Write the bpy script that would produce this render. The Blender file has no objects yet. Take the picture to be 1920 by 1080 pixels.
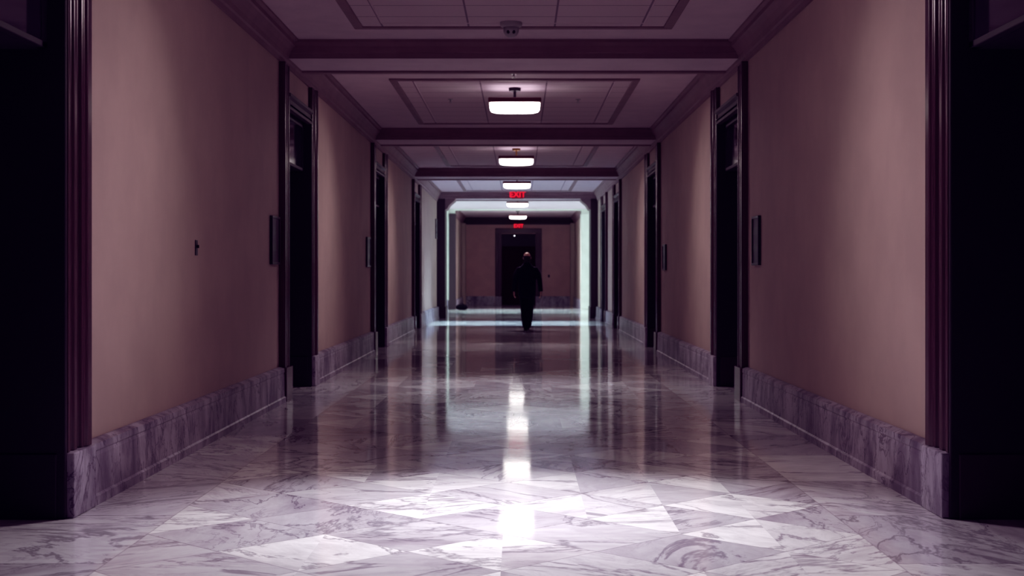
import bpy, bmesh, math, random
from mathutils import Vector, Matrix, Euler
random.seed(7)
C = bpy.context.scene.collection
CX = -0.06                       # corridor centre line
WL, WR = -2.40, 2.28             # wall faces
CEIL, BEAM, CORN, HEAD = 3.67, 3.48, 3.40, 3.03
CAMZ = 1.27

# ------------------------------------------------------------------ materials
class NT:
    def __init__(s, name):
        s.m = bpy.data.materials.new(name); s.m.use_nodes = True
        s.t = s.m.node_tree; s.n = s.t.nodes; s.l = s.t.links
        s.p = s.n['Principled BSDF']
    def node(s, typ, **kw):
        n = s.n.new(typ)
        for k, v in kw.items(): setattr(n, k, v)
        return n
    def put(s, sock, v):
        if isinstance(v, bpy.types.NodeSocket): s.l.new(v, sock)
        elif v is not None: sock.default_value = v
    def math(s, op, a, b=None, c=None, clamp=False):
        n = s.node('ShaderNodeMath', operation=op); n.use_clamp = clamp
        s.put(n.inputs[0], a)
        if b is not None: s.put(n.inputs[1], b)
        if c is not None: s.put(n.inputs[2], c)
        return n.outputs[0]
    def mix(s, f, a, b):
        n = s.node('ShaderNodeMix', data_type='RGBA')
        s.put(n.inputs[0], f)
        s.put(n.inputs[6], (*a, 1) if isinstance(a, tuple) else a)
        s.put(n.inputs[7], (*b, 1) if isinstance(b, tuple) else b)
        return n.outputs[2]
    def pos(s):
        return s.node('ShaderNodeTexCoord').outputs['Object']
    def noise(s, v, scale, detail=4, rough=.55, dist=0.):
        n = s.node('ShaderNodeTexNoise'); s.put(n.inputs['Vector'], v)
        n.inputs['Scale'].default_value = scale; n.inputs['Detail'].default_value = detail
        n.inputs['Roughness'].default_value = rough; n.inputs['Distortion'].default_value = dist
        return n.outputs[0]
    def ramp(s, v, lo, hi):
        n = s.node('ShaderNodeMapRange'); n.interpolation_type = 'SMOOTHSTEP'
        s.put(n.inputs[0], v); n.inputs[1].default_value = lo; n.inputs[2].default_value = hi
        return n.outputs[0]
    def bump(s, h, strength, dist=.01):
        n = s.node('ShaderNodeBump'); s.put(n.inputs['Height'], h)
        n.inputs['Strength'].default_value = strength; n.inputs['Distance'].default_value = dist
        s.l.new(n.outputs[0], s.p.inputs['Normal'])
    def set(s, col=None, rough=None, metal=None, spec=None, em=None, es=None):
        P = s.p.inputs
        if col is not None: s.put(P['Base Color'], (*col, 1) if isinstance(col, tuple) else col)
        if rough is not None: s.put(P['Roughness'], rough)
        if metal is not None: s.put(P['Metallic'], metal)
        if spec is not None: s.put(P['Specular IOR Level'], spec)
        if em is not None: s.put(P['Emission Color'], (*em, 1))
        if es is not None: s.put(P['Emission Strength'], es)
        return s.m

def painted(name, a, b, rough=.55, scale=3., bumps=.08, spec=.4, bscale=350):
    t = NT(name); p = t.pos()
    n = t.noise(p, scale, 5)
    t.bump(t.noise(p, bscale, 2), bumps, .002)
    return t.set(t.mix(t.ramp(n, .3, .7), a, b), rough, 0., spec)

def plain(name, c, rough=.5, metal=0., spec=.5, em=None, es=None):
    t = NT(name)
    n = t.noise(t.pos(), 18, 3)
    return t.set(t.mix(n, c, tuple(x*.8 for x in c)), rough, metal, spec, em, es)

def veins(t, v, scale, dist=1.2):
    """thin crooked dark veins, 0..1"""
    n = t.noise(v, scale, 7, .62, dist)
    r = t.math('ABSOLUTE', t.math('SUBTRACT', n, .5))
    return t.math('SUBTRACT', 1., t.ramp(r, .0, .022))

def marble_floor():
    t = NT('polished white marble floor')
    sep = t.node('ShaderNodeSeparateXYZ'); t.l.new(t.pos(), sep.inputs[0])
    x, y = sep.outputs[0], sep.outputs[1]
    xc = t.math('ADD', x, .08)
    S = .615*math.sqrt(2)        # diamond diagonal .87
    u = t.math('DIVIDE', t.math('ADD', xc, y), S)
    w = t.math('DIVIDE', t.math('SUBTRACT', xc, y), S)
    fu, fw = t.math('FLOOR', u), t.math('FLOOR', w)
    # border strips beside the walls : long rectangular slabs
    inside = t.math('LESS_THAN', t.math('ABSOLUTE', xc), 1.74)
    by = t.math('DIVIDE', y, 1.25); fb = t.math('FLOOR', by)
    sx = t.math('SIGN', xc)
    idx = t.math('ADD', t.math('MULTIPLY', inside, fu), t.math('MULTIPLY', t.math('SUBTRACT', 1., inside), t.math('ADD', t.math('MULTIPLY', sx, 77.), 5.)))
    idy = t.math('ADD', t.math('MULTIPLY', inside, fw), t.math('MULTIPLY', t.math('SUBTRACT', 1., inside), fb))
    # each diamond is cut once more into two book matched triangles here and there
    cut = t.math('GREATER_THAN', t.math('ADD', t.math('FRACT', u), t.math('FRACT', w)), 1.)
    cid = t.node('ShaderNodeCombineXYZ'); t.put(cid.inputs[0], idx); t.put(cid.inputs[1], idy)
    t.put(cid.inputs[2], 0.)
    wn0 = t.node('ShaderNodeTexWhiteNoise', noise_dimensions='3D'); t.l.new(cid.outputs[0], wn0.inputs['Vector'])
    docut = t.math('MULTIPLY', t.math('MULTIPLY', cut, inside), t.math('GREATER_THAN', wn0.outputs[0], .45))
    cid2 = t.node('ShaderNodeCombineXYZ'); t.put(cid2.inputs[0], idx); t.put(cid2.inputs[1], idy); t.put(cid2.inputs[2], docut)
    wn = t.node('ShaderNodeTexWhiteNoise', noise_dimensions='3D'); t.l.new(cid2.outputs[0], wn.inputs['Vector'])
    rnd = wn.outputs[0]
    ang = t.math('MULTIPLY', t.math('FLOOR', t.math('MULTIPLY', rnd, 8.)), math.pi/4)
    vr = t.node('ShaderNodeVectorRotate', rotation_type='Z_AXIS')
    t.l.new(t.pos(), vr.inputs['Vector']); t.l.new(ang, vr.inputs['Angle'])
    off = t.node('ShaderNodeVectorMath', operation='SCALE'); t.l.new(wn.outputs[1], off.inputs[0]); off.inputs['Scale'].default_value = 40.
    add = t.node('ShaderNodeVectorMath', operation='ADD'); t.l.new(vr.outputs[0], add.inputs[0]); t.l.new(off.outputs[0], add.inputs[1])
    st = t.node('ShaderNodeVectorMath', operation='MULTIPLY'); t.l.new(add.outputs[0], st.inputs[0]); st.inputs[1].default_value = (1., .38, 1.)
    v = st.outputs[0]
    v1 = veins(t, v, 1.15, 1.0); v2 = veins(t, v, 3.4, 1.0)
    cloud = t.ramp(t.noise(v, 1.5, 5, .6, .8), .48, .78)
    fine = t.noise(v, 9, 6, .7, .6)
    mask = t.ramp(t.noise(v, 1.1, 2), .42, .62)
    vv = t.math('MAXIMUM', t.math('MULTIPLY', v1, .9), t.math('MULTIPLY', t.math('MULTIPLY', v2, .75), mask))
    base = t.mix(t.ramp(rnd, 0., 1.), (.56, .54, .58), (.93, .92, .93))
    c = t.mix(t.math('MULTIPLY', cloud, .62), base, (.20, .15, .21))
    c = t.mix(t.math('MULTIPLY', t.math('SUBTRACT', fine, .4, clamp=True), 1.1), c, (.25, .20, .26))
    c = t.mix(t.math('MULTIPLY', vv, .65), c, (.10, .07, .12))
    # joints
    def edge(a): 
        f = t.math('FRACT', a); return t.math('MINIMUM', f, t.math('SUBTRACT', 1., f))
    e = t.math('MINIMUM', edge(u), edge(w))
    jin = t.math('MULTIPLY', t.math('LESS_THAN', e, .004), inside)
    jb = t.math('MULTIPLY', t.math('LESS_THAN', edge(by), .003), t.math('SUBTRACT', 1., inside))
    jl = t.math('LESS_THAN', t.math('ABSOLUTE', t.math('SUBTRACT', t.math('ABSOLUTE', xc), 1.74)), .004)
    j = t.math('MAXIMUM', t.math('MAXIMUM', jin, jb), t.math('MULTIPLY', jl, .45))
    c = t.mix(t.math('MULTIPLY', j, .6), c, (.08, .05, .09))
    wob = t.noise(t.pos(), 1.6, 3, .5)
    t.bump(wob, .06, .02)
    rough = t.math('ADD', .045, t.math('MULTIPLY', t.noise(t.pos(), 6, 3), .05))
    return t.set(c, rough, 0., .5)

def marble_wall():
    t = NT('grey veined marble')
    st = t.node('ShaderNodeVectorMath', operation='MULTIPLY'); t.l.new(t.pos(), st.inputs[0]); st.inputs[1].default_value = (1., 1., .45)
    vr = t.node('ShaderNodeVectorRotate', rotation_type='X_AXIS'); t.l.new(st.outputs[0], vr.inputs['Vector']); vr.inputs['Angle'].default_value = .5
    v = vr.outputs[0]
    a = veins(t, v, 2.6, 1.3); b = veins(t, v, 7., .8)
    cl = t.ramp(t.noise(v, 3.2, 5, .6, .6), .35, .7)
    c = t.mix(cl, (.50, .45, .54), (.16, .13, .19))
    c = t.mix(t.math('MULTIPLY', t.math('MAXIMUM', a, t.math('MULTIPLY', b, .5)), .8), c, (.06, .04, .08))
    return t.set(c, .42, 0., .35)

def tile_mat():
    t = NT('acoustic ceiling tile')
    sep = t.node('ShaderNodeSeparateXYZ'); t.l.new(t.pos(), sep.inputs[0])
    def ed(v, o, size, w):
        f = t.math('FRACT', t.math('DIVIDE', t.math('SUBTRACT', v, o), size))
        m = t.math('MINIMUM', f, t.math('SUBTRACT', 1., f))
        return t.math('LESS_THAN', m, w/size)
    j = t.math('MAXIMUM', ed(sep.outputs[0], -.49, .83, .009), ed(sep.outputs[1], .0, .55, .009))
    n = t.noise(t.pos(), 60, 3)
    c = t.mix(n, (.70, .58, .65), (.62, .52, .58))
    c = t.mix(t.math('MULTIPLY', j, .7), c, (.12, .07, .12))
    return t.set(c, .85, 0., .2)

def wood():
    t = NT('dark lacquered wood trim')
    st = t.node('ShaderNodeVectorMath', operation='MULTIPLY'); t.l.new(t.pos(), st.inputs[0]); st.inputs[1].default_value = (9., 9., .6)
    n = t.noise(st.outputs[0], 4, 5, .6, .4)
    return t.set(t.mix(n, (.085, .036, .052), (.05, .022, .035)), .24, 0., .5)

M = {}
M['floor'] = marble_floor()
M['marble'] = marble_wall()
M['wall'] = painted('beige fabric wall covering', (.52, .405, .375), (.47, .365, .34), .65, 2., .2, .15, 260)
M['wall_end'] = painted('dusky beige wall', (.62, .38, .37), (.55, .34, .33), .6, 2., .2)
M['hall'] = painted('pale plaster', (.70, .70, .66), (.64, .64, .60), .6)
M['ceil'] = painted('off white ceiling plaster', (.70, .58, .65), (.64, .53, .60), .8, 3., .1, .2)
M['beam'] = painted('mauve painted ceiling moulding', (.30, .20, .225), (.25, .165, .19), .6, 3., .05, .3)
M['tile'] = tile_mat()
M['wood'] = wood()
M['black'] = plain('nearly black stained door', (.012, .008, .016), .6)
M['pier'] = plain('dark stained pier', (.035, .018, .026), .55)
M['glass'] = plain('dark transom glass', (.03, .025, .04), .07, 0., 1.)
M['plaque'] = plain('dark bronze', (.025, .018, .035), .3, .3)
M['plate'] = plain('dull plaque face', (.06, .045, .075), .35)
M['lens'] = plain('frosted glowing lens', (.9, .9, .9), .4, em=(1., .93, .91), es=7.)
M['housing'] = plain('fixture housing', (.20, .07, .08), .4, .2)
M['stem'] = plain('black stem', (.02, .015, .02), .4, .5)
M['brass'] = plain('brass', (.45, .26, .10), .3, .9)
M['white'] = plain('off white plastic', (.45, .42, .46), .45)
M['grille'] = plain('dark opening', (.03, .02, .03), .6)
M['red'] = plain('red glowing letters', (.8, .02, .03), .4, em=(1., .03, .06), es=.9)
M['signbox'] = plain('dark red sign housing', (.16, .01, .02), .4, em=(1., .02, .04), es=.10)
M['suit'] = plain('navy suit cloth', (.010, .010, .020), .85, 0., .15)
M['trouser'] = plain('navy trouser cloth', (.008, .008, .015), .85, 0., .15)
M['end_door'] = plain('dark maroon door', (.03, .007, .012), .8, 0., .1)
M['shoe'] = plain('black leather', (.006, .005, .006), .7, 0., .2)
M['skin'] = plain('skin', (.90, .52, .42), .45)
M['hair'] = plain('dark grey hair', (.03, .022, .022), .7)
M['shirt'] = plain('shirt cotton', (.25, .25, .28), .7)
M['bag'] = plain('black nylon bag', (.003, .0025, .004), .9, 0., .05)
M['pane'] = plain('daylit window pane', (.8, .9, .9), .3, em=(.72, .95, 1.), es=3.)
M['steel'] = plain('brushed steel', (.35, .33, .36), .3, .9)
M['lamp'] = plain('tiny white lamp', (.9, .9, .9), .4, em=(.9, .92, 1.), es=3.)

# ------------------------------------------------------------------ mesh helpers
class MB:
    def __init__(s): s.b = bmesh.new()
    def box(s, x0, x1, y0, y1, z0, z1, bev=0, seg=2):
        vs = [s.b.verts.new((x, y, z)) for x in (x0, x1) for y in (y0, y1) for z in (z0, z1)]
        F = [(0,1,3,2),(4,6,7,5),(0,4,5,1),(2,3,7,6),(0,2,6,4),(1,5,7,3)]
        fs = [s.b.faces.new([vs[i] for i in f]) for f in F]
        if bev:
            es = set(e for f in fs for e in f.edges)
            bmesh.ops.bevel(s.b, geom=list(es), offset=bev, segments=seg, affect='EDGES', profile=.5)
        return s
    def loft(s, rings, cap=True):
        R = [[s.b.verts.new(p) for p in r] for r in rings]
        n = len(R[0])
        for a, c in zip(R, R[1:]):
            for i in range(n):
                s.b.faces.new((a[i], a[(i+1) % n], c[(i+1) % n], c[i]))
        if cap:
            s.b.faces.new(R[0][::-1]); s.b.faces.new(R[-1])
        return s
    def prism(s, prof, a, b, axis):
        """profile points in the other two axes extruded from a to b along axis"""
        def P(p, t):
            return {'x': (t, p[0], p[1]), 'y': (p[0], t, p[1]), 'z': (p[0], p[1], t)}[axis]
        return s.loft([[P(p, a) for p in prof], [P(p, b) for p in prof]])
    def lathe(s, prof, cx, cy, n=24):
        return s.loft([[(cx+r*math.cos(2*math.pi*i/n), cy+r*math.sin(2*math.pi*i/n), z) for i in range(n)] for r, z in prof])
    def tube(s, pts, rads, n=12):
        pts = [Vector(p) for p in pts]; rings = []
        for i, p in enumerate(pts):
            d = (pts[min(i+1, len(pts)-1)] - pts[max(i-1, 0)]).normalized()
            a = d.orthogonal() if i == 0 else prev - d*prev.dot(d)
            a.normalize(); prev = a; b = d.cross(a)
            r = rads[i] if hasattr(rads, '__len__') else rads
            rings.append([p + a*math.cos(2*math.pi*k/n)*r + b*math.sin(2*math.pi*k/n)*r for k in range(n)])
        return s.loft(rings)
    def ellipsoid(s, c, r, rot=(0,0,0), n=20):
        mt = Matrix.Translation(c) @ Euler(rot).to_matrix().to_4x4() @ Matrix.Diagonal((*r, 1))
        bmesh.ops.create_uvsphere(s.b, u_segments=n, v_segments=n//2+2, radius=1, matrix=mt); return s
    def build(s, name, mat, parent=None, smooth=False, kind=None, mods=None):
        bmesh.ops.recalc_face_normals(s.b, faces=s.b.faces)
        me = bpy.data.meshes.new(name); s.b.to_mesh(me); s.b.free()
        me.materials.append(mat)
        o = bpy.data.objects.new(name, me); C.objects.link(o)
        if mods:
            for typ, kw in mods:
                m = o.modifiers.new(typ, typ)
                for k, v in kw.items(): setattr(m, k, v)
            bpy.context.view_layer.update()
            ev = o.evaluated_get(bpy.context.evaluated_depsgraph_get())
            nm = bpy.data.meshes.new_from_object(ev); o.modifiers.clear(); o.data = nm
            me = nm
        if smooth:
            for p in me.polygons: p.use_smooth = True
        if parent is not None:
            bpy.context.view_layer.update()
            o.parent = parent; o.matrix_parent_inverse = parent.matrix_world.inverted() if parent.type == 'EMPTY' else Matrix()
        if kind: o['kind'] = kind
        return o

def empty(name, loc=(0,0,0), kind=None, label=None, cat=None, group=None):
    o = bpy.data.objects.new(name, None); C.objects.link(o); o.location = loc
    o.empty_display_size = .1
    tag(o, label, cat, group, kind)
    bpy.context.view_layer.update()
    return o
def tag(o, label=None, cat=None, group=None, kind=None):
    if kind: o['kind'] = kind
    if label: o['label'] = label
    if cat: o['category'] = cat
    if group: o['group'] = group
    return o
S = 'structure'

# ------------------------------------------------------------------ layout along the corridor (y)
PER = 8.75
DOORS = [5.80, 14.55, 23.30, 32.05]; DW = 1.61
DOORS_R = DOORS + [37.05]
NP0, NP1 = 41.35, 42.30          # near portal of the cross hall
FP0, FP1 = 52.0, 52.6            # far portal
END = 59.5
YB = -2.5                        # behind the camera
REC = .46                        # depth of the door recess

# ------------------------------------------------------------------ floor, ceiling
MB().box(-9.2, 9.1, YB-.2, END+.3, -.12, 0).build('floor', M['floor'], kind=S)
MB().box(-9.2, 9.1, YB-.2, END+.3, CEIL, CEIL+.15).build('ceiling', M['ceil'], kind=S)

# ------------------------------------------------------------------ walls
def wall(side, doors):
    m = MB(); sg = -1 if side == 'left' else 1
    x = WL if side == 'left' else WR
    xo = x + sg*.55
    xa, xb = min(x, xo), max(x, xo)
    y = YB
    for d in doors:
        m.box(xa, xb, y, d, 0, CEIL)
        m.box(xa, xb, d, d+DW, HEAD, CEIL)
        y = d+DW
    m.box(xa, xb, y, NP0, 0, CEIL)
    return m.build('wall_'+side, M['wall'], kind=S)
wall('left', DOORS); wall('right', DOORS_R)
MB().box(WL-.55, WR+.55, YB-.2, YB, 0, CEIL).build('wall_back', M['wall'], kind=S)
# last stretch behind the cross hall
MB().box(WL-.4, WL+.02, FP1, END, 0, CEIL).build('wall_left', M['wall'], kind=S)
MB().box(WR-.0, WR+.4, FP1, END, 0, CEIL).build('wall_right', M['wall'], kind=S)
EDX0, EDX1 = -.75, .67
m = MB(); m.box(WL-.4, EDX0, END, END+.3, 0, CEIL).box(EDX1, WR+.4, END, END+.3, 0, CEIL).box(EDX0, EDX1, END, END+.3, 2.98, CEIL)
m.build('wall_end', M['wall_end'], kind=S)

# cross hall : walls either side of the two portals, and the ends with windows
m = MB()
m.box(-9.0, WL-.55, NP1-.3, NP1, 0, CEIL).box(WR+.55, 8.9, NP1-.3, NP1, 0, CEIL)
m.build('wall_hall_near', M['hall'], kind=S)
m = MB()
m.box(-9.0, -2.37, FP0, FP1, 0, CEIL).box(2.28, 8.9, FP0, FP1, 0, CEIL)
m.box(-2.37, 2.28, FP0, FP1, 3.63, CEIL)
m.build('wall_hall_far', M['hall'], kind=S)
for i, (xa, xb, nm) in enumerate([(-9.2, -9.0, 'left'), (8.9, 9.1, 'right')]):
    m = MB(); m.box(xa, xb, NP1-.3, 43.9, 0, CEIL).box(xa, xb, 50.4, FP1, 0, CEIL).box(xa, xb, 43.9, 50.4, 0, .7).box(xa, xb, 43.9, 50.4, 3.3, CEIL)
    m.build('wall_hall_'+nm, M['hall'], kind=S)
    w = empty('window_%d' % (i+1), ((xa+xb)/2, 47.15, .7), S)
    f = MB()
    for yy in (43.9, 46.0, 48.15, 50.3): f.box(xa+.03, xb-.03, yy, yy+.1, .7, 3.3)
    f.box(xa+.03, xb-.03, 43.9, 50.4, .7, .8).box(xa+.03, xb-.03, 43.9, 50.4, 3.2, 3.3).box(xa+.03, xb-.03, 43.9, 50.4, 2.3, 2.36)
    f.build('window_frame', M['wood'], w)
    MB().box(xa+.08, xb-.08, 43.95, 50.35, .75, 3.25).build('pane', M['pane'], w)

# portal piers : dark, facing the corridor, with a bracket at the top corner
def pier(xw, xi, sg, name):
    p = empty(name, ((xw+xi)/2, NP0, 0), S)
    a, b = sorted((xw+sg*-.45, xi))
    MB().box(a, b, NP0, NP1, .34, BEAM, .012).build('shaft', M['pier'], p)
    a2, b2 = sorted((xw+sg*-.45, xi+sg*.02))
    MB().box(a2, b2, NP0-.03, NP1+.03, 0, .34, .01).build('plinth', M['pier'], p)
    prof = [(xi, 3.16), (xi+sg*.05, 3.18), (xi+sg*.12, 3.30), (xi+sg*.26, 3.42), (xi+sg*.30, 3.48), (xi, 3.48)]
    MB().prism(prof, NP0+.03, NP1-.03, 'y').build('bracket', M['beam'], p)
pier(WL, -2.16, 1, 'trim_1'); pier(WR, 2.07, -1, 'trim_2')
# far portal : dark pilaster on the left, pale one on the right
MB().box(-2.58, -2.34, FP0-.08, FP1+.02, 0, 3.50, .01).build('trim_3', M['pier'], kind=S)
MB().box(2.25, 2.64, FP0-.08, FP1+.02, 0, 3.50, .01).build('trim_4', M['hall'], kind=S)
# slender corner pilasters of the last stretch
MB().box(WL+.02, WL+.17, END-.9, END-.02, 0, CORN, .02).build('trim_5', M['wall'], kind=S)
MB().box(WR-.17, WR, END-.9, END-.02, 0, CORN, .02).build('trim_6', M['wall'], kind=S)

# ------------------------------------------------------------------ beams
tn = 7
def beam(y0, th=.95):
    global tn
    b = empty('trim_%d' % tn, (CX, y0, BEAM), S); tn += 1
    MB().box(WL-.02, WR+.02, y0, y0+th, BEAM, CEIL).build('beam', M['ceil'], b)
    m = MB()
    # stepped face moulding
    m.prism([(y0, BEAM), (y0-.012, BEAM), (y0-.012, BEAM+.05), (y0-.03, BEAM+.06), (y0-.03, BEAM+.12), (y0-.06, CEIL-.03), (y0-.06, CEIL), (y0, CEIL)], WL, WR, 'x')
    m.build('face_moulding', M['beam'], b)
    m = MB(); m.box(WL, WR, y0+th-.09, y0+th+.02, BEAM-.022, BEAM+.01, .006)
    m.build('edge_moulding', M['beam'], b)
for y in DOORS: beam(y)
beam(NP0-.02, .97)

# cornices
def cornice(x, sg, y0, y1):
    global tn
    prof = [(0, CORN), (.022, CORN), (.022, CORN+.045), (.04, CORN+.055), (.045, CORN+.10), (.07, CORN+.15), (.10, CORN+.19), (.115, CORN+.20),
            (.115, CEIL-.03), (.15, CEIL-.02), (.15, CEIL), (0, CEIL)]
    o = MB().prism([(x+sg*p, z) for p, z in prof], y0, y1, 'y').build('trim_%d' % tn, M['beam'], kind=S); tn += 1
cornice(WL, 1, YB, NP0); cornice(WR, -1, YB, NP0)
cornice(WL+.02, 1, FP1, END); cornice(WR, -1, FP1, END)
# end wall cornice and hall cornice
m = MB().prism([(END, 3.36), (END-.03, 3.36), (END-.05, 3.44), (END-.12, 3.58), (END-.15, CEIL), (END, CEIL)], WL, WR, 'x').build('trim_%d' % tn, M['pier'], kind=S); tn += 1
for xa, xb in ((-9, -2.6), (2.66, 8.9)):
    MB().prism([(FP0, 3.40), (FP0-.03, 3.40), (FP0-.05, 3.48), (FP0-.12, 3.58), (FP0-.15, CEIL), (FP0, CEIL)], xa, xb, 'x').build('trim_%d' % tn, M['hall'], kind=S); tn += 1

# ------------------------------------------------------------------ ceiling panels with tiles
def panel(y0, y1):
    global tn
    p = empty('trim_%d' % tn, (CX, y0, CEIL), S); tn += 1
    x0, x1 = CX-1.54, CX+1.54
    def frame(m, a, b, c, d, w, h):
        m.box(a, b, c, c+w, CEIL-h, CEIL+.01, .008); m.box(a, b, d-w, d, CEIL-h, CEIL+.01, .008)
        m.box(a, a+w, c+w, d-w, CEIL-h, CEIL+.01, .008); m.box(b-w, b, c+w, d-w, CEIL-h, CEIL+.01, .008)
    m = MB(); frame(m, x0, x1, y0, y1, .09, .022); m.build('panel_moulding', M['beam'], p)
    m = MB(); frame(m, x0+.28, x1-.28, y0+.26, y1-.26, .02, .012); m.build('tile_edging', M['ceil'], p)
    MB().box(x0+.09, x1-.09, y0+.09, y1-.09, CEIL-.006, CEIL+.01).build('tile_field', M['tile'], p)
panel(-1.9, 5.0)
for y in DOORS[:3]: panel(y+2.85, y+PER-.75)
panel(DOORS[3]+2.4, NP0-.7)

# ------------------------------------------------------------------ doors
dn = 1
CW = .37
def casing_prof():
    # across the width (0 at the opening edge .. CW) and out from the wall
    return [(0, 0), (0, .05), (.035, .05), (.045, .035), (.09, .035), (.10, .05), (.15, .05), (.16, .03), (.22, .03), (.23, .05), (.27, .05), (.285, .065), (.36, .065), (CW, .055), (CW, 0)]
def door(side, y0):
    global dn
    sg = -1 if side == 'left' else 1          # outwards
    x = WL if side == 'left' else WR
    y1 = y0+DW
    d = empty('door_%d' % dn, (x, (y0+y1)/2, 0), S); dn += 1
    # casings, full height, on marble plinths; near ones wood-coloured to imitate their shaded face
    for yy, s in ((y0, -1), (y1, 1)):
        prof = [(x - sg*o, yy + s*a) for a, o in casing_prof()]
        o = MB().prism(prof, .34, CORN, 'z').build('casing', M['wood'], d, mods=[('BEVEL', dict(width=.006, segments=2, limit_method='ANGLE'))], smooth=False)
        a, b = sorted((yy - s*.005, yy + s*(CW+.01)))
        pa, pb = sorted((x, x - sg*.082))
        MB().box(pa, pb, a, b, 0, .34, .008).build('plinth', M['marble'] if s > 0 else M['wood'], d)
    # jamb lining
    for yy, s in ((y0, 1), (y1, -1)):
        a, b = sorted((yy, yy+s*.03)); pa, pb = sorted((x - sg*.045, x+sg*REC))
        MB().box(pa, pb, a, b, 0 if sg > 0 else 0, HEAD, .008).build('jamb', M['black'], d)
        a, b = sorted((yy, yy+s*.045))
        pa, pb = sorted((x, x+sg*REC))
        MB().box(pa, pb, a, b, 0, .34, .006).build('jamb_plinth', M['pier'] if sg > 0 else M['black'], d)
    pa, pb = sorted((x - sg*.05, x+sg*REC))
    MB().box(pa, pb, y0+.03, y1-.03, HEAD-.03, HEAD).build('jamb', M['black'], d)
    # head moulding
    pr = [(x, HEAD-.06), (x-sg*.05, HEAD-.06), (x-sg*.05, HEAD-.01), (x-sg*.03, HEAD), (x-sg*.03, HEAD+.05), (x-sg*.06, HEAD+.07), (x-sg*.06, HEAD+.10), (x, HEAD+.12)]
    MB().prism(pr, y0, y1, 'y').build('head_moulding', M['pier'], d)
    # transom : frame + glass just inside the wall face
    xa = x+sg*.05
    zb = 2.44
    m = MB(); a, b = sorted((xa, xa+sg*.05))
    m.box(a, b, y0+.03, y1-.03, zb, zb+.035, .005).box(a, b, y0+.03, y1-.03, HEAD-.10, HEAD-.03, .005)
    m.box(a, b, y0+.03, y0+.10, zb, HEAD-.03, .005).box(a, b, y1-.10, y1-.03, zb, HEAD-.03, .005)
    tr = m.build('transom', M['black'], d)
    a, b = sorted((xa+sg*.008, xa+sg*.02))
    MB().box(a, b, y0+.09, y1-.09, zb+.03, HEAD-.09).build('glass', M['glass'], tr)
    a, b = sorted((xa+sg*.05, x+sg*REC))
    MB().box(a, b, y0+.03, y1-.03, zb, zb+.06).build('transom_bar', M['black'], d)
    # leaf with panels and handle
    xl = x+sg*(REC-.05)
    a, b = sorted((xl, xl+sg*.05))
    m = MB(); m.box(a, b, y0+.03, y1-.03, 0.005, zb, .004)
    for pz0, pz1 in ((.25, .95), (1.15, 2.25)):
        for py0, py1 in ((y0+.17, (y0+y1)/2-.06), ((y0+y1)/2+.06, y1-.17)):
            a2, b2 = sorted((xl, xl-sg*.015)); m.box(a2, b2, py0, py1, pz0, pz1, .012)
    lf = m.build('leaf', M['black'], d)
    m = MB(); a, b = sorted((xl, xl-sg*.012)); m.box(a, b, y0+.08, y0+.13, .98, 1.16, .004)
    m.tube([(xl-sg*.005, y0+.105, 1.05), (xl-sg*.05, y0+.105, 1.05), (xl-sg*.058, y0+.12, 1.05), (xl-sg*.058, y0+.21, 1.05)], .009)
    m.build('handle', M['steel'], lf, smooth=True)
    return d
for y in DOORS: door('left', y)
for y in DOORS: door('right', y)
door('right', DOORS_R[-1])

# end door
d = empty('door_%d' % dn, ((EDX0+EDX1)/2, END, 0), S); dn += 1
for xx, s in ((EDX0, -1), (EDX1, 1)):
    prof = [(xx + s*a*.7, END - o) for a, o in casing_prof()]
    MB().prism(prof, .36, 3.20, 'z').build('casing', M['wood'], d)
    a, b = sorted((xx, xx+s*.27)); MB().box(a, b, END-.085, END, 0, .36, .008).build('plinth', M['marble'], d)
MB().box(EDX0-.26, EDX1+.26, END-.07, END, 3.0, 3.2, .01).build('head_moulding', M['wood'], d)
m = MB(); m.box(EDX0, EDX1, END+.1, END+.16, .005, 2.46, .004)
for a, b in ((EDX0+.1, -.1), (.02, EDX1-.1)):
    m.box(a, b, END+.085, END+.1, .25, .95, .01); m.box(a, b, END+.085, END+.1, 1.15, 2.3, .01)
lf = m.build('leaf', M['end_door'], d)
MB().box(.60, .64, END+.04, END+.1, .95, 1.25, .004).build('handle', M['steel'], lf)
m = MB(); m.box(EDX0, EDX1, END+.08, END+.16, 2.46, 2.54, .004).box(EDX0, EDX1, END+.08, END+.16, 2.92, 2.98)
tr = m.build('transom', M['black'], d)
MB().box(EDX0, EDX1, END+.11, END+.12, 2.54, 2.92).build('glass', M['black'], tr)
MB().box(EDX0-.1, EDX1+.1, END+.28, END+.3, 0, 3).build('backing', M['black'], d)

# ------------------------------------------------------------------ baseboards
def baseb(side, x, sg, y0, y1, end=False):
    prof = [(0, 0), (.075, 0), (.075, .05), (.062, .06), (.06, .27), (.055, .29), (.062, .30), (.058, .335), (.02, .35), (0, .35)]
    return MB().prism([(x+sg*p, z) for p, z in prof], y0, y1, 'y').build('baseboard_'+side, M['marble'], kind=S)
def run(side, x, sg, doors):
    y = YB
    for dd in doors:
        baseb(side, x, sg, y, dd-CW-.01); y = dd+DW+CW+.01
    baseb(side, x, sg, y, NP0-.03)
run('left', WL, 1, DOORS); run('right', WR, -1, DOORS_R)
baseb('left', WL+.02, 1, FP1+.02, END-.9); baseb('right', WR, -1, FP1+.02, END-.9)
for a, b in ((WL+.17, EDX0-.28), (EDX1+.28, WR-.17)):
    MB().box(a, b, END-.06, END, 0, .37, .01).build('baseboard_end', M['marble'], kind=S)
for a, b in ((-9, -2.6), (2.66, 8.9)):
    MB().box(a, b, FP0-.06, FP0, 0, .35, .01).build('baseboard_hall', M['marble'], kind=S)

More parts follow.
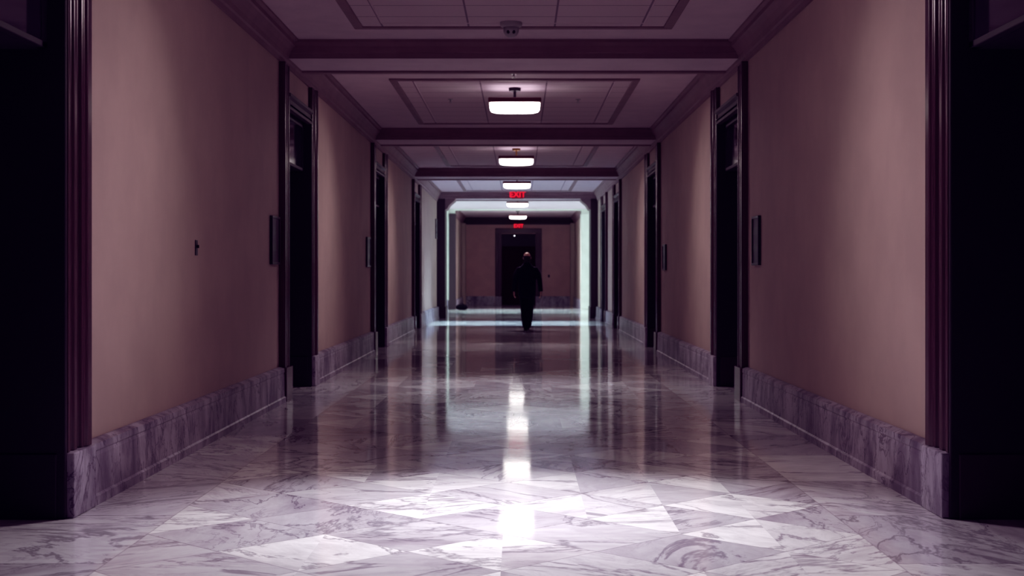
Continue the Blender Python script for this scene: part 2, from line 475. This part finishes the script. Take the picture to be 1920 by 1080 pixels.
# ------------------------------------------------------------------ ceiling lights
def light_fixture(x, y, label, brass=False):
    t = empty('ceiling_light', (x, y, CEIL), None, label, 'ceiling light', 'square lights along the corridor ceiling')
    zt, zm, zb = CAMZ+2.235, CAMZ+2.175, CAMZ+2.08
    h = .335
    m = MB(); m.box(x-h, x+h, y-h, y+h, zm, zt, .012); m.build('housing', M['housing'], t)
    rings = []
    for r, z, e in ((h-.012, zm, 8), (h-.014, zm-.045, 8), (h-.03, zm-.07, 6), (h-.07, zb+.012, 5), (h-.16, zb+.002, 4), (.05, zb, 3)):
        ring = []
        for i in range(48):
            a = 2*math.pi*i/48; c, s_ = math.cos(a), math.sin(a)
            k = (abs(c)**e+abs(s_)**e)**(-1/e); ring.append((x+r*k*c, y+r*k*s_, z))
        rings.append(ring)
    MB().loft(rings).build('lens', M['lens'], t, smooth=True)
    MB().lathe([(.018, zt), (.018, CEIL-.03)], x, y, 16).build('stem', M['brass'] if brass else M['stem'], t, smooth=False)
    MB().lathe([(.03, CEIL-.055), (.075, CEIL-.045), (.08, CEIL)], x, y, 24).build('canopy', M['brass'] if brass else M['stem'], t, smooth=False)
    return t
LX = CX
LIGHTS = [
 (9.5, 'square frosted ceiling light nearest the camera, just above the frame', 0),
 (18.24, 'largest glowing square ceiling light in view, hung from a black stem', 0),
 (27.0, 'glowing square ceiling light on a brass stem, second in view from the camera', 1),
 (34.3, 'glowing ceiling light just in front of and above the nearer red EXIT sign', 0),
 (43.7, 'glowing ceiling light in the pale cross hall, just below the nearer EXIT sign', 0),
 (53.2, 'farthest and smallest glowing ceiling light, above the far EXIT sign', 0)]
for y, lb, br in LIGHTS: light_fixture(LX, y, lb, br)

# ------------------------------------------------------------------ exit signs
def text_mesh(body, size, mat, name, parent, loc, depth=.004):
    cu = bpy.data.curves.new('txt', 'FONT'); cu.body = body; cu.size = size; cu.extrude = depth; cu.align_x = 'CENTER'; cu.align_y = 'CENTER'
    cu.offset = .006
    o = bpy.data.objects.new('t', cu); C.objects.link(o); bpy.context.view_layer.update()
    me = bpy.data.meshes.new_from_object(o.evaluated_get(bpy.context.evaluated_depsgraph_get()))
    bpy.data.objects.remove(o)
    me.transform(Matrix.Translation(loc) @ Matrix.Rotation(math.pi/2, 4, 'X'))
    me.materials.clear(); me.materials.append(mat)
    r = bpy.data.objects.new(name, me); C.objects.link(r)
    r.parent = parent; r.matrix_parent_inverse = parent.matrix_world.inverted()
    return r
def exit_sign(x, y, z0, w, h, label):
    t = empty('exit_sign', (x, y, z0), None, label, 'exit sign')
    MB().box(x-w/2, x+w/2, y-.07, y, z0, z0+h, .01).build('housing', M['signbox'], t)
    text_mesh('EXIT', h*.98, M['red'], 'lettering', t, (x, y-.073, z0+h/2))
exit_sign(-.055, NP0-.085, 3.47, .34, .235, 'red glowing EXIT sign on the beam before the cross hall')
exit_sign(-.04, END-.12, 3.20, .34, .20, 'far red EXIT sign above the dark door at the corridor end')

# ------------------------------------------------------------------ smoke detector and sprinklers
t = empty('smoke_detector', (-.08, 13.5, CEIL), None, 'round off-white smoke detector on the ceiling nearest the camera', 'smoke detector')
MB().lathe([(.105, CEIL), (.105, CEIL-.035), (.098, CEIL-.045), (.075, CEIL-.055)], -.08, 13.5, 32).build('base', M['white'], t, smooth=False)
MB().lathe([(.075, CEIL-.055), (.072, CEIL-.10), (.055, CEIL-.13), (.03, CEIL-.145), (.005, CEIL-.147)], -.08, 13.5, 32).build('dome', M['white'], t, smooth=True)
for s in (-1, 1):
    MB().ellipsoid((-.08+s*.026, 13.44, CEIL-.105), (.016, .014, .018)).build('vent', M['grille'], t, smooth=True)
def sprinkler(x, y, label):
    t = empty('sprinkler_head', (x, y, CEIL), None, label, 'sprinkler')
    MB().lathe([(.04, CEIL), (.035, CEIL-.012), (.012, CEIL-.015), (.01, CEIL-.04)], x, y, 16).build('escutcheon', M['steel'], t)
    MB().lathe([(.022, CEIL-.052), (.024, CEIL-.055), (.005, CEIL-.058)], x, y, 16).build('deflector', M['steel'], t)
    MB().tube([(x-.008, y, CEIL-.035), (x-.014, y, CEIL-.045), (x, y, CEIL-.055), (x+.014, y, CEIL-.045), (x+.008, y, CEIL-.035)], .002, 6).build('yoke', M['steel'], t)
sprinkler(-.07, 16.95, 'small sprinkler head on the ceiling before the largest glowing light')
sprinkler(-1.02+.08, 19.4, 'small sprinkler head on ceiling tiles left of the largest glowing light')
sprinkler(.80, 19.4, 'small sprinkler head on ceiling tiles right of the largest glowing light')
sprinkler(.03, 25.6, 'small sprinkler head on the ceiling before the brass-stemmed light')

# ------------------------------------------------------------------ wall plaques, switches
def plaque(x, sg, y0, y1, z0, z1, label, face='plate', cat='plaque', name='wall_plaque'):
    t = empty(name, (x, (y0+y1)/2, z0), None, label, cat)
    def bx(d0, d1, *r): 
        a, b = sorted((x+sg*d0, x+sg*d1)); return a, b
    m = MB(); a, b = bx(0, .03); w = .022
    m.box(a, b, y0, y1, z0, z0+w, .003).box(a, b, y0, y1, z1-w, z1, .003).box(a, b, y0, y0+w, z0+w, z1-w, .003).box(a, b, y1-w, y1, z0+w, z1-w, .003)
    m.build('frame', M['plaque'], t)
    a, b = bx(0, .018)
    MB().box(a, b, y0+w, y1-w, z0+w, z1-w).build('panel', M[face], t)
    for zz in (z0+(z1-z0)*.28, z0+(z1-z0)*.62):
        a, b = bx(.018, .022); MB().box(a, b, y0+w+.03, y1-w-.03, zz, zz+.07, .001).build('insert', M['plaque'], t)
plaque(WL, 1, 13.66, 14.10, 1.37, 1.84, 'dark framed plaque on left wall, the one nearest the camera')
plaque(WL, 1, 22.2, 22.7, 1.39, 1.86, 'smaller-looking dark plaque farther down the left wall beside a doorway')
plaque(WR, -1, 13.42, 13.80, 1.36, 1.83, 'dark framed plaque on right wall, the one nearest the camera')
plaque(WR, -1, 22.0, 22.45, 1.34, 1.74, 'smaller-looking dark plaque farther down the right wall beside a doorway')
plaque(WL, 1, 40.5, 41.1, 2.30, 2.86, 'pale narrow panel imitating a glossy reflection high on left wall before the cross hall', 'white', 'painted reflection', 'wall_panel')  # pale panel added in place of a glossy reflection
def switch(loc, axis, sg, label):
    x, y, z = loc
    t = empty('light_switch', loc, None, label, 'light switch')
    m = MB()
    if axis == 'x':
        a, b = sorted((x, x+sg*.007)); m.box(a, b, y-.035, y+.035, z-.057, z+.057, .002); m.build('plate', M['plaque'], t)
        a, b = sorted((x+sg*.007, x+sg*.024)); MB().box(a, b, y-.005, y+.005, z-.002, z+.020, .002).build('toggle', M['stem'], t)
    else:
        m.box(x-.04, x+.04, y-.007, y, z-.057, z+.057, .002); m.build('plate', M['plaque'], t)
        MB().box(x-.005, x+.005, y-.024, y-.007, z-.002, z+.02, .002).build('toggle', M['stem'], t)
switch((WL, 10.55, 1.47), 'x', 1, 'tiny dark light switch in the middle of the nearest left wall')
switch((1.23, END, 1.21), 'y', 1, 'tiny light switch on end wall right of the walking man')
t = empty('indicator_lamp', (-.21, END-.07, 2.88), None, 'tiny white indicator lamp above the dark end door', 'lamp')
MB().box(-.26, -.16, END-.03, END+.11, 2.86, 2.93, .01).build('housing', M['pier'], t)
MB().ellipsoid((-.21, END-.035, 2.895), (.025, .012, .025)).build('lens', M['lamp'], t, smooth=True)

# ------------------------------------------------------------------ bag on the floor
bx_, by_ = -2.08, 51.2
t = empty('duffel_bag', (bx_, by_, 0), None, 'black duffel bag slumped on the floor by the far left pilaster', 'bag')
rings = []
for i in range(13):
    u = -1+2*i/12; s_ = (1-abs(u)**4)**.5*.95+.05
    ring = []
    for k in range(24):
        a = 2*math.pi*k/24; rx = .13*s_; rz = .10*s_*(1+.12*math.sin(3*u+1))
        ring.append((bx_+u*.22, by_+rx*math.copysign(abs(math.cos(a))**.7, math.cos(a)), max(0.002, .095+rz*math.copysign(abs(math.sin(a))**.8, math.sin(a)))))
    rings.append(ring)
MB().loft(rings).build('body', M['bag'], t, smooth=True)
for s in (-1, 1):
    MB().tube([(bx_-.09, by_+s*.10, .15), (bx_-.08, by_+s*.07, .21), (bx_, by_+s*.05, .235), (bx_+.08, by_+s*.07, .21), (bx_+.09, by_+s*.10, .15)], .009, 8).build('handle', M['bag'], t, smooth=True)
MB().box(bx_-.17, bx_+.17, by_-.008, by_+.008, .188, .203, .003).build('zip', M['stem'], t)

# ------------------------------------------------------------------ the walking man
PX, PY = .175, 32.75
def V(x, y, z): return Vector((PX+x, PY+y, z))
def ring(cx, cy, z, rx, ry, n=28, e=2.3, tx=0):
    out = []
    for i in range(n):
        a = 2*math.pi*i/n; c, s_ = math.cos(a), math.sin(a)
        k = (abs(c)**e+abs(s_)**e)**(-1/e)
        out.append(V(cx+rx*k*c, cy+ry*k*s_, z+tx*c*rx))
    return out
# joints : weight on the near (left) foot, right leg swinging ahead; arms hanging a little out
SH = [V(-.185, 0, 1.41), V(.185, 0, 1.41)]
EL = [V(-.275, -.05, 1.165), V(.285, .02, 1.165)]
WR_ = [V(-.30, .02, .905), V(.315, .02, .90)]
def hand(m, w, d, side):
    """palm, four unequal curled fingers and a thumb"""
    f = Vector((0, 1, 0)); dn_ = Vector((0, 0, -1)); out = Vector((side, 0, 0))
    palm = [w + dn_*.0, w+dn_*.03, w+dn_*.065, w+dn_*.095]
    rr = []
    for p, a, b in zip(palm, (.022, .026, .028, .024), (.030, .040, .045, .040)):
        rr.append([p + out*a*.62*math.cos(t_)+f*b*math.sin(t_) for t_ in [2*math.pi*k/14 for k in range(14)]])
    m.loft(rr)
    for k, (o, L) in enumerate(((.030, .072), (.010, .082), (-.011, .076), (-.030, .060))):
        b = w + dn_*.085 + f*o
        p1 = b + dn_*L*.45 - out*.004; p2 = p1 + dn_*L*.32 - out*.014; p3 = p2 + dn_*L*.2 - out*.020
        m.tube([b - dn_*(-.0)+Vector((0,0,.02)), b, p1, p2, p3], [.0095, .0095, .009, .0083, .0065], 10)
    tb = w + dn_*.03 + f*.034
    m.tube([tb - f*.012, tb+f*.016+dn_*.02, tb+f*.026+dn_*.045-out*.004, tb+f*.026+dn_*.068-out*.010], [.013, .012, .0105, .008], 10)
m = MB()
# head : skull, jaw, brow, nose, ears (faces +y, away from the camera)
hz = 1.665
m.ellipsoid(V(0, .0, hz+.02), (.080, .100, .098))
m.ellipsoid(V(0, .035, hz-.045), (.062, .068, .075))
m.ellipsoid(V(0, .088, hz+.02), (.05, .016, .012))
m.tube([V(0, .095, hz+.012), V(0, .112, hz-.012), V(0, .118, hz-.028), V(0, .10, hz-.034)], [.008, .011, .013, .009], 10)
m.ellipsoid(V(0, .096, hz-.062), (.026, .010, .009))
m.ellipsoid(V(0, .085, hz-.10), (.026, .022, .020))
for s in (-1, 1):
    m.ellipsoid(V(s*.032, .083, hz+.0), (.014, .012, .010))
    m.ellipsoid(V(s*.083, .0, hz-.015), (.011, .022, .033), (0, s*.2, s*.3))
m.tube([V(0, -.012, 1.42), V(0, -.010, 1.50), V(0, 0, 1.56), V(0, .005, 1.64)], [.075, .066, .062, .060], 20)
m.loft([ring(0, 0, z, rx, ry) for z, rx, ry in ((.80, .155, .11), (.95, .17, .125), (1.1, .165, .12), (1.3, .175, .115), (1.42, .17, .09), (1.48, .10, .07))])
for i, s in enumerate((-1, 1)):
    m.tube([SH[i]-Vector((s*.05, 0, 0)), SH[i], EL[i], WR_[i]+(EL[i]-WR_[i])*.3, WR_[i], WR_[i]+Vector((0,0,-.02))], [.05, .055, .042, .038, .028, .025], 16)
    hand(m, WR_[i]+Vector((0, 0, -.01)), None, s)
HIP = [V(-.075, 0, .90), V(.075, 0, .90)]
KN = [V(-.055, -.02, .49), V(.055, .09, .50)]
AN = [V(-.038, -.14, .095), V(.030, .12, .11)]
for i in (0, 1):
    m.tube([HIP[i], HIP[i]*.5+KN[i]*.5, KN[i], KN[i]*.6+AN[i]*.4, AN[i]], [.085, .075, .052, .05, .036], 16)
    m.tube([AN[i]+Vector((0, -.03, -.03)), AN[i]+Vector((0, .06, -.05)), AN[i]+Vector((0, .13, -.065))], [.033, .034, .024], 12)
body = m.build('person', M['skin'], smooth=True, mods=[('REMESH', dict(mode='VOXEL', voxel_size=.0055)), ('SMOOTH', dict(factor=.5, iterations=2))])
tag(body, 'balding man in a dark suit walking away down the corridor', 'person')
# hair : fringe round the back and sides leaving the crown bald
m = MB()
rings = []
for z, gx, gy in ((hz-.125, .066, .070), (hz-.085, .064, .076), (hz-.06, .068, .082), (hz-.03, .083, .100), (hz+.0, .087, .108), (hz+.025, .084, .104), (hz+.037, .079, .098)):
    rings.append([V(gx*math.cos(a), gy*math.sin(a)-.002, z) for a in [math.pi+math.pi*(-.08)+math.pi*1.16*k/20 for k in range(21)]])
inner = [[V((p.x-PX)*.86, (p.y-PY)*.86, p.z) for p in r] for r in rings]
full = [r + ir[::-1] for r, ir in zip(rings, inner)]
m.loft(full)
m.build('hair', M['hair'], body, smooth=True)
# jacket : torso loft and sleeves fused
m = MB()
m.loft([ring(0, cy, z, rx, ry, e=2.5) for z, rx, ry, cy in (
  (.74, .190, .150, .0), (.80, .196, .155, 0), (.92, .203, .160, 0), (1.05, .203, .158, 0), (1.18, .208, .150, 0), (1.30, .215, .145, 0),
  (1.37, .205, .135, -.005), (1.42, .185, .118, -.01), (1.465, .145, .10, -.01), (1.505, .10, .088, -.01), (1.535, .080, .080, -.008), (1.56, .073, .076, -.006))])
for i, s in enumerate((-1, 1)):
    cuff = WR_[i]-(EL[i]-WR_[i])*.07
    m.tube([SH[i]-Vector((s*.09, 0, .01)), SH[i]+Vector((s*.0, 0, -.015)), SH[i]*.5+EL[i]*.5+Vector((s*.012, 0, 0)), EL[i], EL[i]*.5+cuff*.5, cuff], [.060, .066, .068, .062, .056, .050], 20)
jk = m.build('suit_jacket', M['suit'], body, smooth=True, mods=[('REMESH', dict(mode='VOXEL', voxel_size=.010)), ('SMOOTH', dict(factor=.5, iterations=4))])
m = MB(); m.loft([ring(0, -.006, z, r, r*1.02, 24, 2) for z, r in ((1.525, .078), (1.55, .073), (1.562, .068))]); m.build('shirt_collar', M['shirt'], body, smooth=True)
m = MB()
m.loft([ring(0, 0, z, rx, ry, e=2.4) for z, rx, ry in ((.70, .135, .10), (.78, .165, .125), (.95, .175, .13))])
for i in (0, 1):
    m.tube([HIP[i], HIP[i]*.55+KN[i]*.45, KN[i], KN[i]*.42+AN[i]*.58, AN[i]+Vector((0, 0, .05)), AN[i]+Vector((0, .0, -.035))], [.115, .108, .098, .090, .078, .070], 20)
m.build('trousers', M['trouser'], body, smooth=True, mods=[('REMESH', dict(mode='VOXEL', voxel_size=.009)), ('SMOOTH', dict(factor=.5, iterations=3))])
for i in (0, 1):
    a = AN[i]; tilt = .0 if i == 0 else .10
    z0 = 0.0 if i == 0 else .012
    m = MB(); rr = []
    for u, w, h in ((-.085, .020, .045), (-.075, .034, .075), (-.04, .040, .090), (.02, .044, .085), (.08, .048, .060), (.14, .045, .048), (.18, .030, .035), (.195, .012, .02)):
        zc = z0 + max(0, -u)*tilt*0
        rr.append([Vector((a.x+w*math.cos(t_), a.y+u, zc+max(0, h*.5+h*.5*math.copysign(abs(math.sin(t_))**.7, math.sin(t_))))) for t_ in [2*math.pi*k/18 for k in range(18)]])
    m.loft(rr); m.build('shoe', M['shoe'], body, smooth=True)

# ------------------------------------------------------------------ lamps
def area(name, loc, rot, sx, sy, power, col, spread=180):
    l = bpy.data.lights.new(name, 'AREA'); l.shape = 'RECTANGLE'; l.size = sx; l.size_y = sy
    l.energy = power; l.color = col; l.spread = math.radians(spread)
    o = bpy.data.objects.new(name, l); C.objects.link(o); o.location = loc; o.rotation_euler = rot
    return o
def aim(name, loc, d, sx, sy, power, col, spread):
    o = area(name, loc, (0, 0, 0), sx, sy, power, col, spread)
    o.rotation_euler = Vector(d).to_track_quat('-Z', 'Y').to_euler(); return o
WARM = (1., .87, .90)
# rotation about x: 0 = straight down, -90deg tips the lamp towards the camera (-y)
for k, (y, lb, br) in enumerate(LIGHTS):
    PS = [8.5, 11, 11, 5, 2, 30][k]; PF = [74, 22, 10, 10, 3, 16][k]
    for sg in (-1, 1):
        aim('fixture_side_glow', (LX+sg*.12, y-.10, CAMZ+2.0), (sg*.60, -.38, -.70), .36, .36, PS, WARM, 100)
    aim('fixture_down_glow', (LX, y-.1, CAMZ+1.99), (0, -.60, -.80), .6, .4, PF, (.97, .93, 1.), 72)
    aim('fixture_up_glow', (LX, y, CAMZ+2.245), (0, 0, 1), .62, .62, [1.6, 1.8, 1.5, 1.2, .5, 2.][k], (1., .9, .98), 180)
# daylight : windows at both ends of the cross hall
area('window_light', (-8.7, 47.15, 2.0), (0, math.radians(-90), 0), 2.4, 6.2, 340, (.60, 1., .90))
area('window_light', (8.6, 47.15, 2.0), (0, math.radians(90), 0), 2.4, 6.2, 280, (.72, 1., .88))
# added overhead lamps laying cool floor pools; the ceiling has no opening
aim('added_pool_lamp', (CX-.2, 37.2, 3.40), (0, 0, -1), 4.0, 3.4, 150, (.62, .88, 1.), 26)
aim('added_pool_lamp', (CX, 49.4, 3.60), (0, 0, -1), 4.2, 5.6, 150, (.70, 1., .98), 34)

w = bpy.data.worlds.new('world'); bpy.context.scene.world = w; w.use_nodes = True
w.node_tree.nodes['Background'].inputs[0].default_value = (.35, .2, .5, 1); w.node_tree.nodes['Background'].inputs[1].default_value = .05

# ------------------------------------------------------------------ camera (50 mm, level, shifted lens)
cam = bpy.data.cameras.new('camera'); co = bpy.data.objects.new('camera', cam); C.objects.link(co)
cam.sensor_width = 36; cam.lens = 50.0
co.location = (0, 0, CAMZ); co.rotation_euler = (math.radians(90), 0, 0)
cam.shift_x = -(974-960)/1920; cam.shift_y = (515-540)/1920
cam.clip_start = .05; cam.clip_end = 200
cam.dof.use_dof = True; cam.dof.focus_distance = 8.5; cam.dof.aperture_fstop = 4.5
bpy.context.scene.camera = co
vs = bpy.context.scene.view_settings
vs.view_transform = 'Standard'; vs.look = 'None'; vs.exposure = 0; vs.gamma = 1

vs.use_curve_mapping = True
cm = vs.curve_mapping; cm.extend = 'EXTRAPOLATED'
def crv(i, pts):
    c = cm.curves[i]
    c.points[0].location = pts[0]; c.points[-1].location = pts[-1]
    for p in pts[1:-1]: c.points.new(*p)
crv(0, [(0, 0), (.02, .011), (.10, .082), (.4, .42), (1, 1)])
crv(1, [(0, 0), (.02, .006), (.10, .068), (.4, .41), (1, 1)])
crv(2, [(0, .0015), (.02, .014), (.10, .080), (.4, .42), (1, 1)])
cm.update()
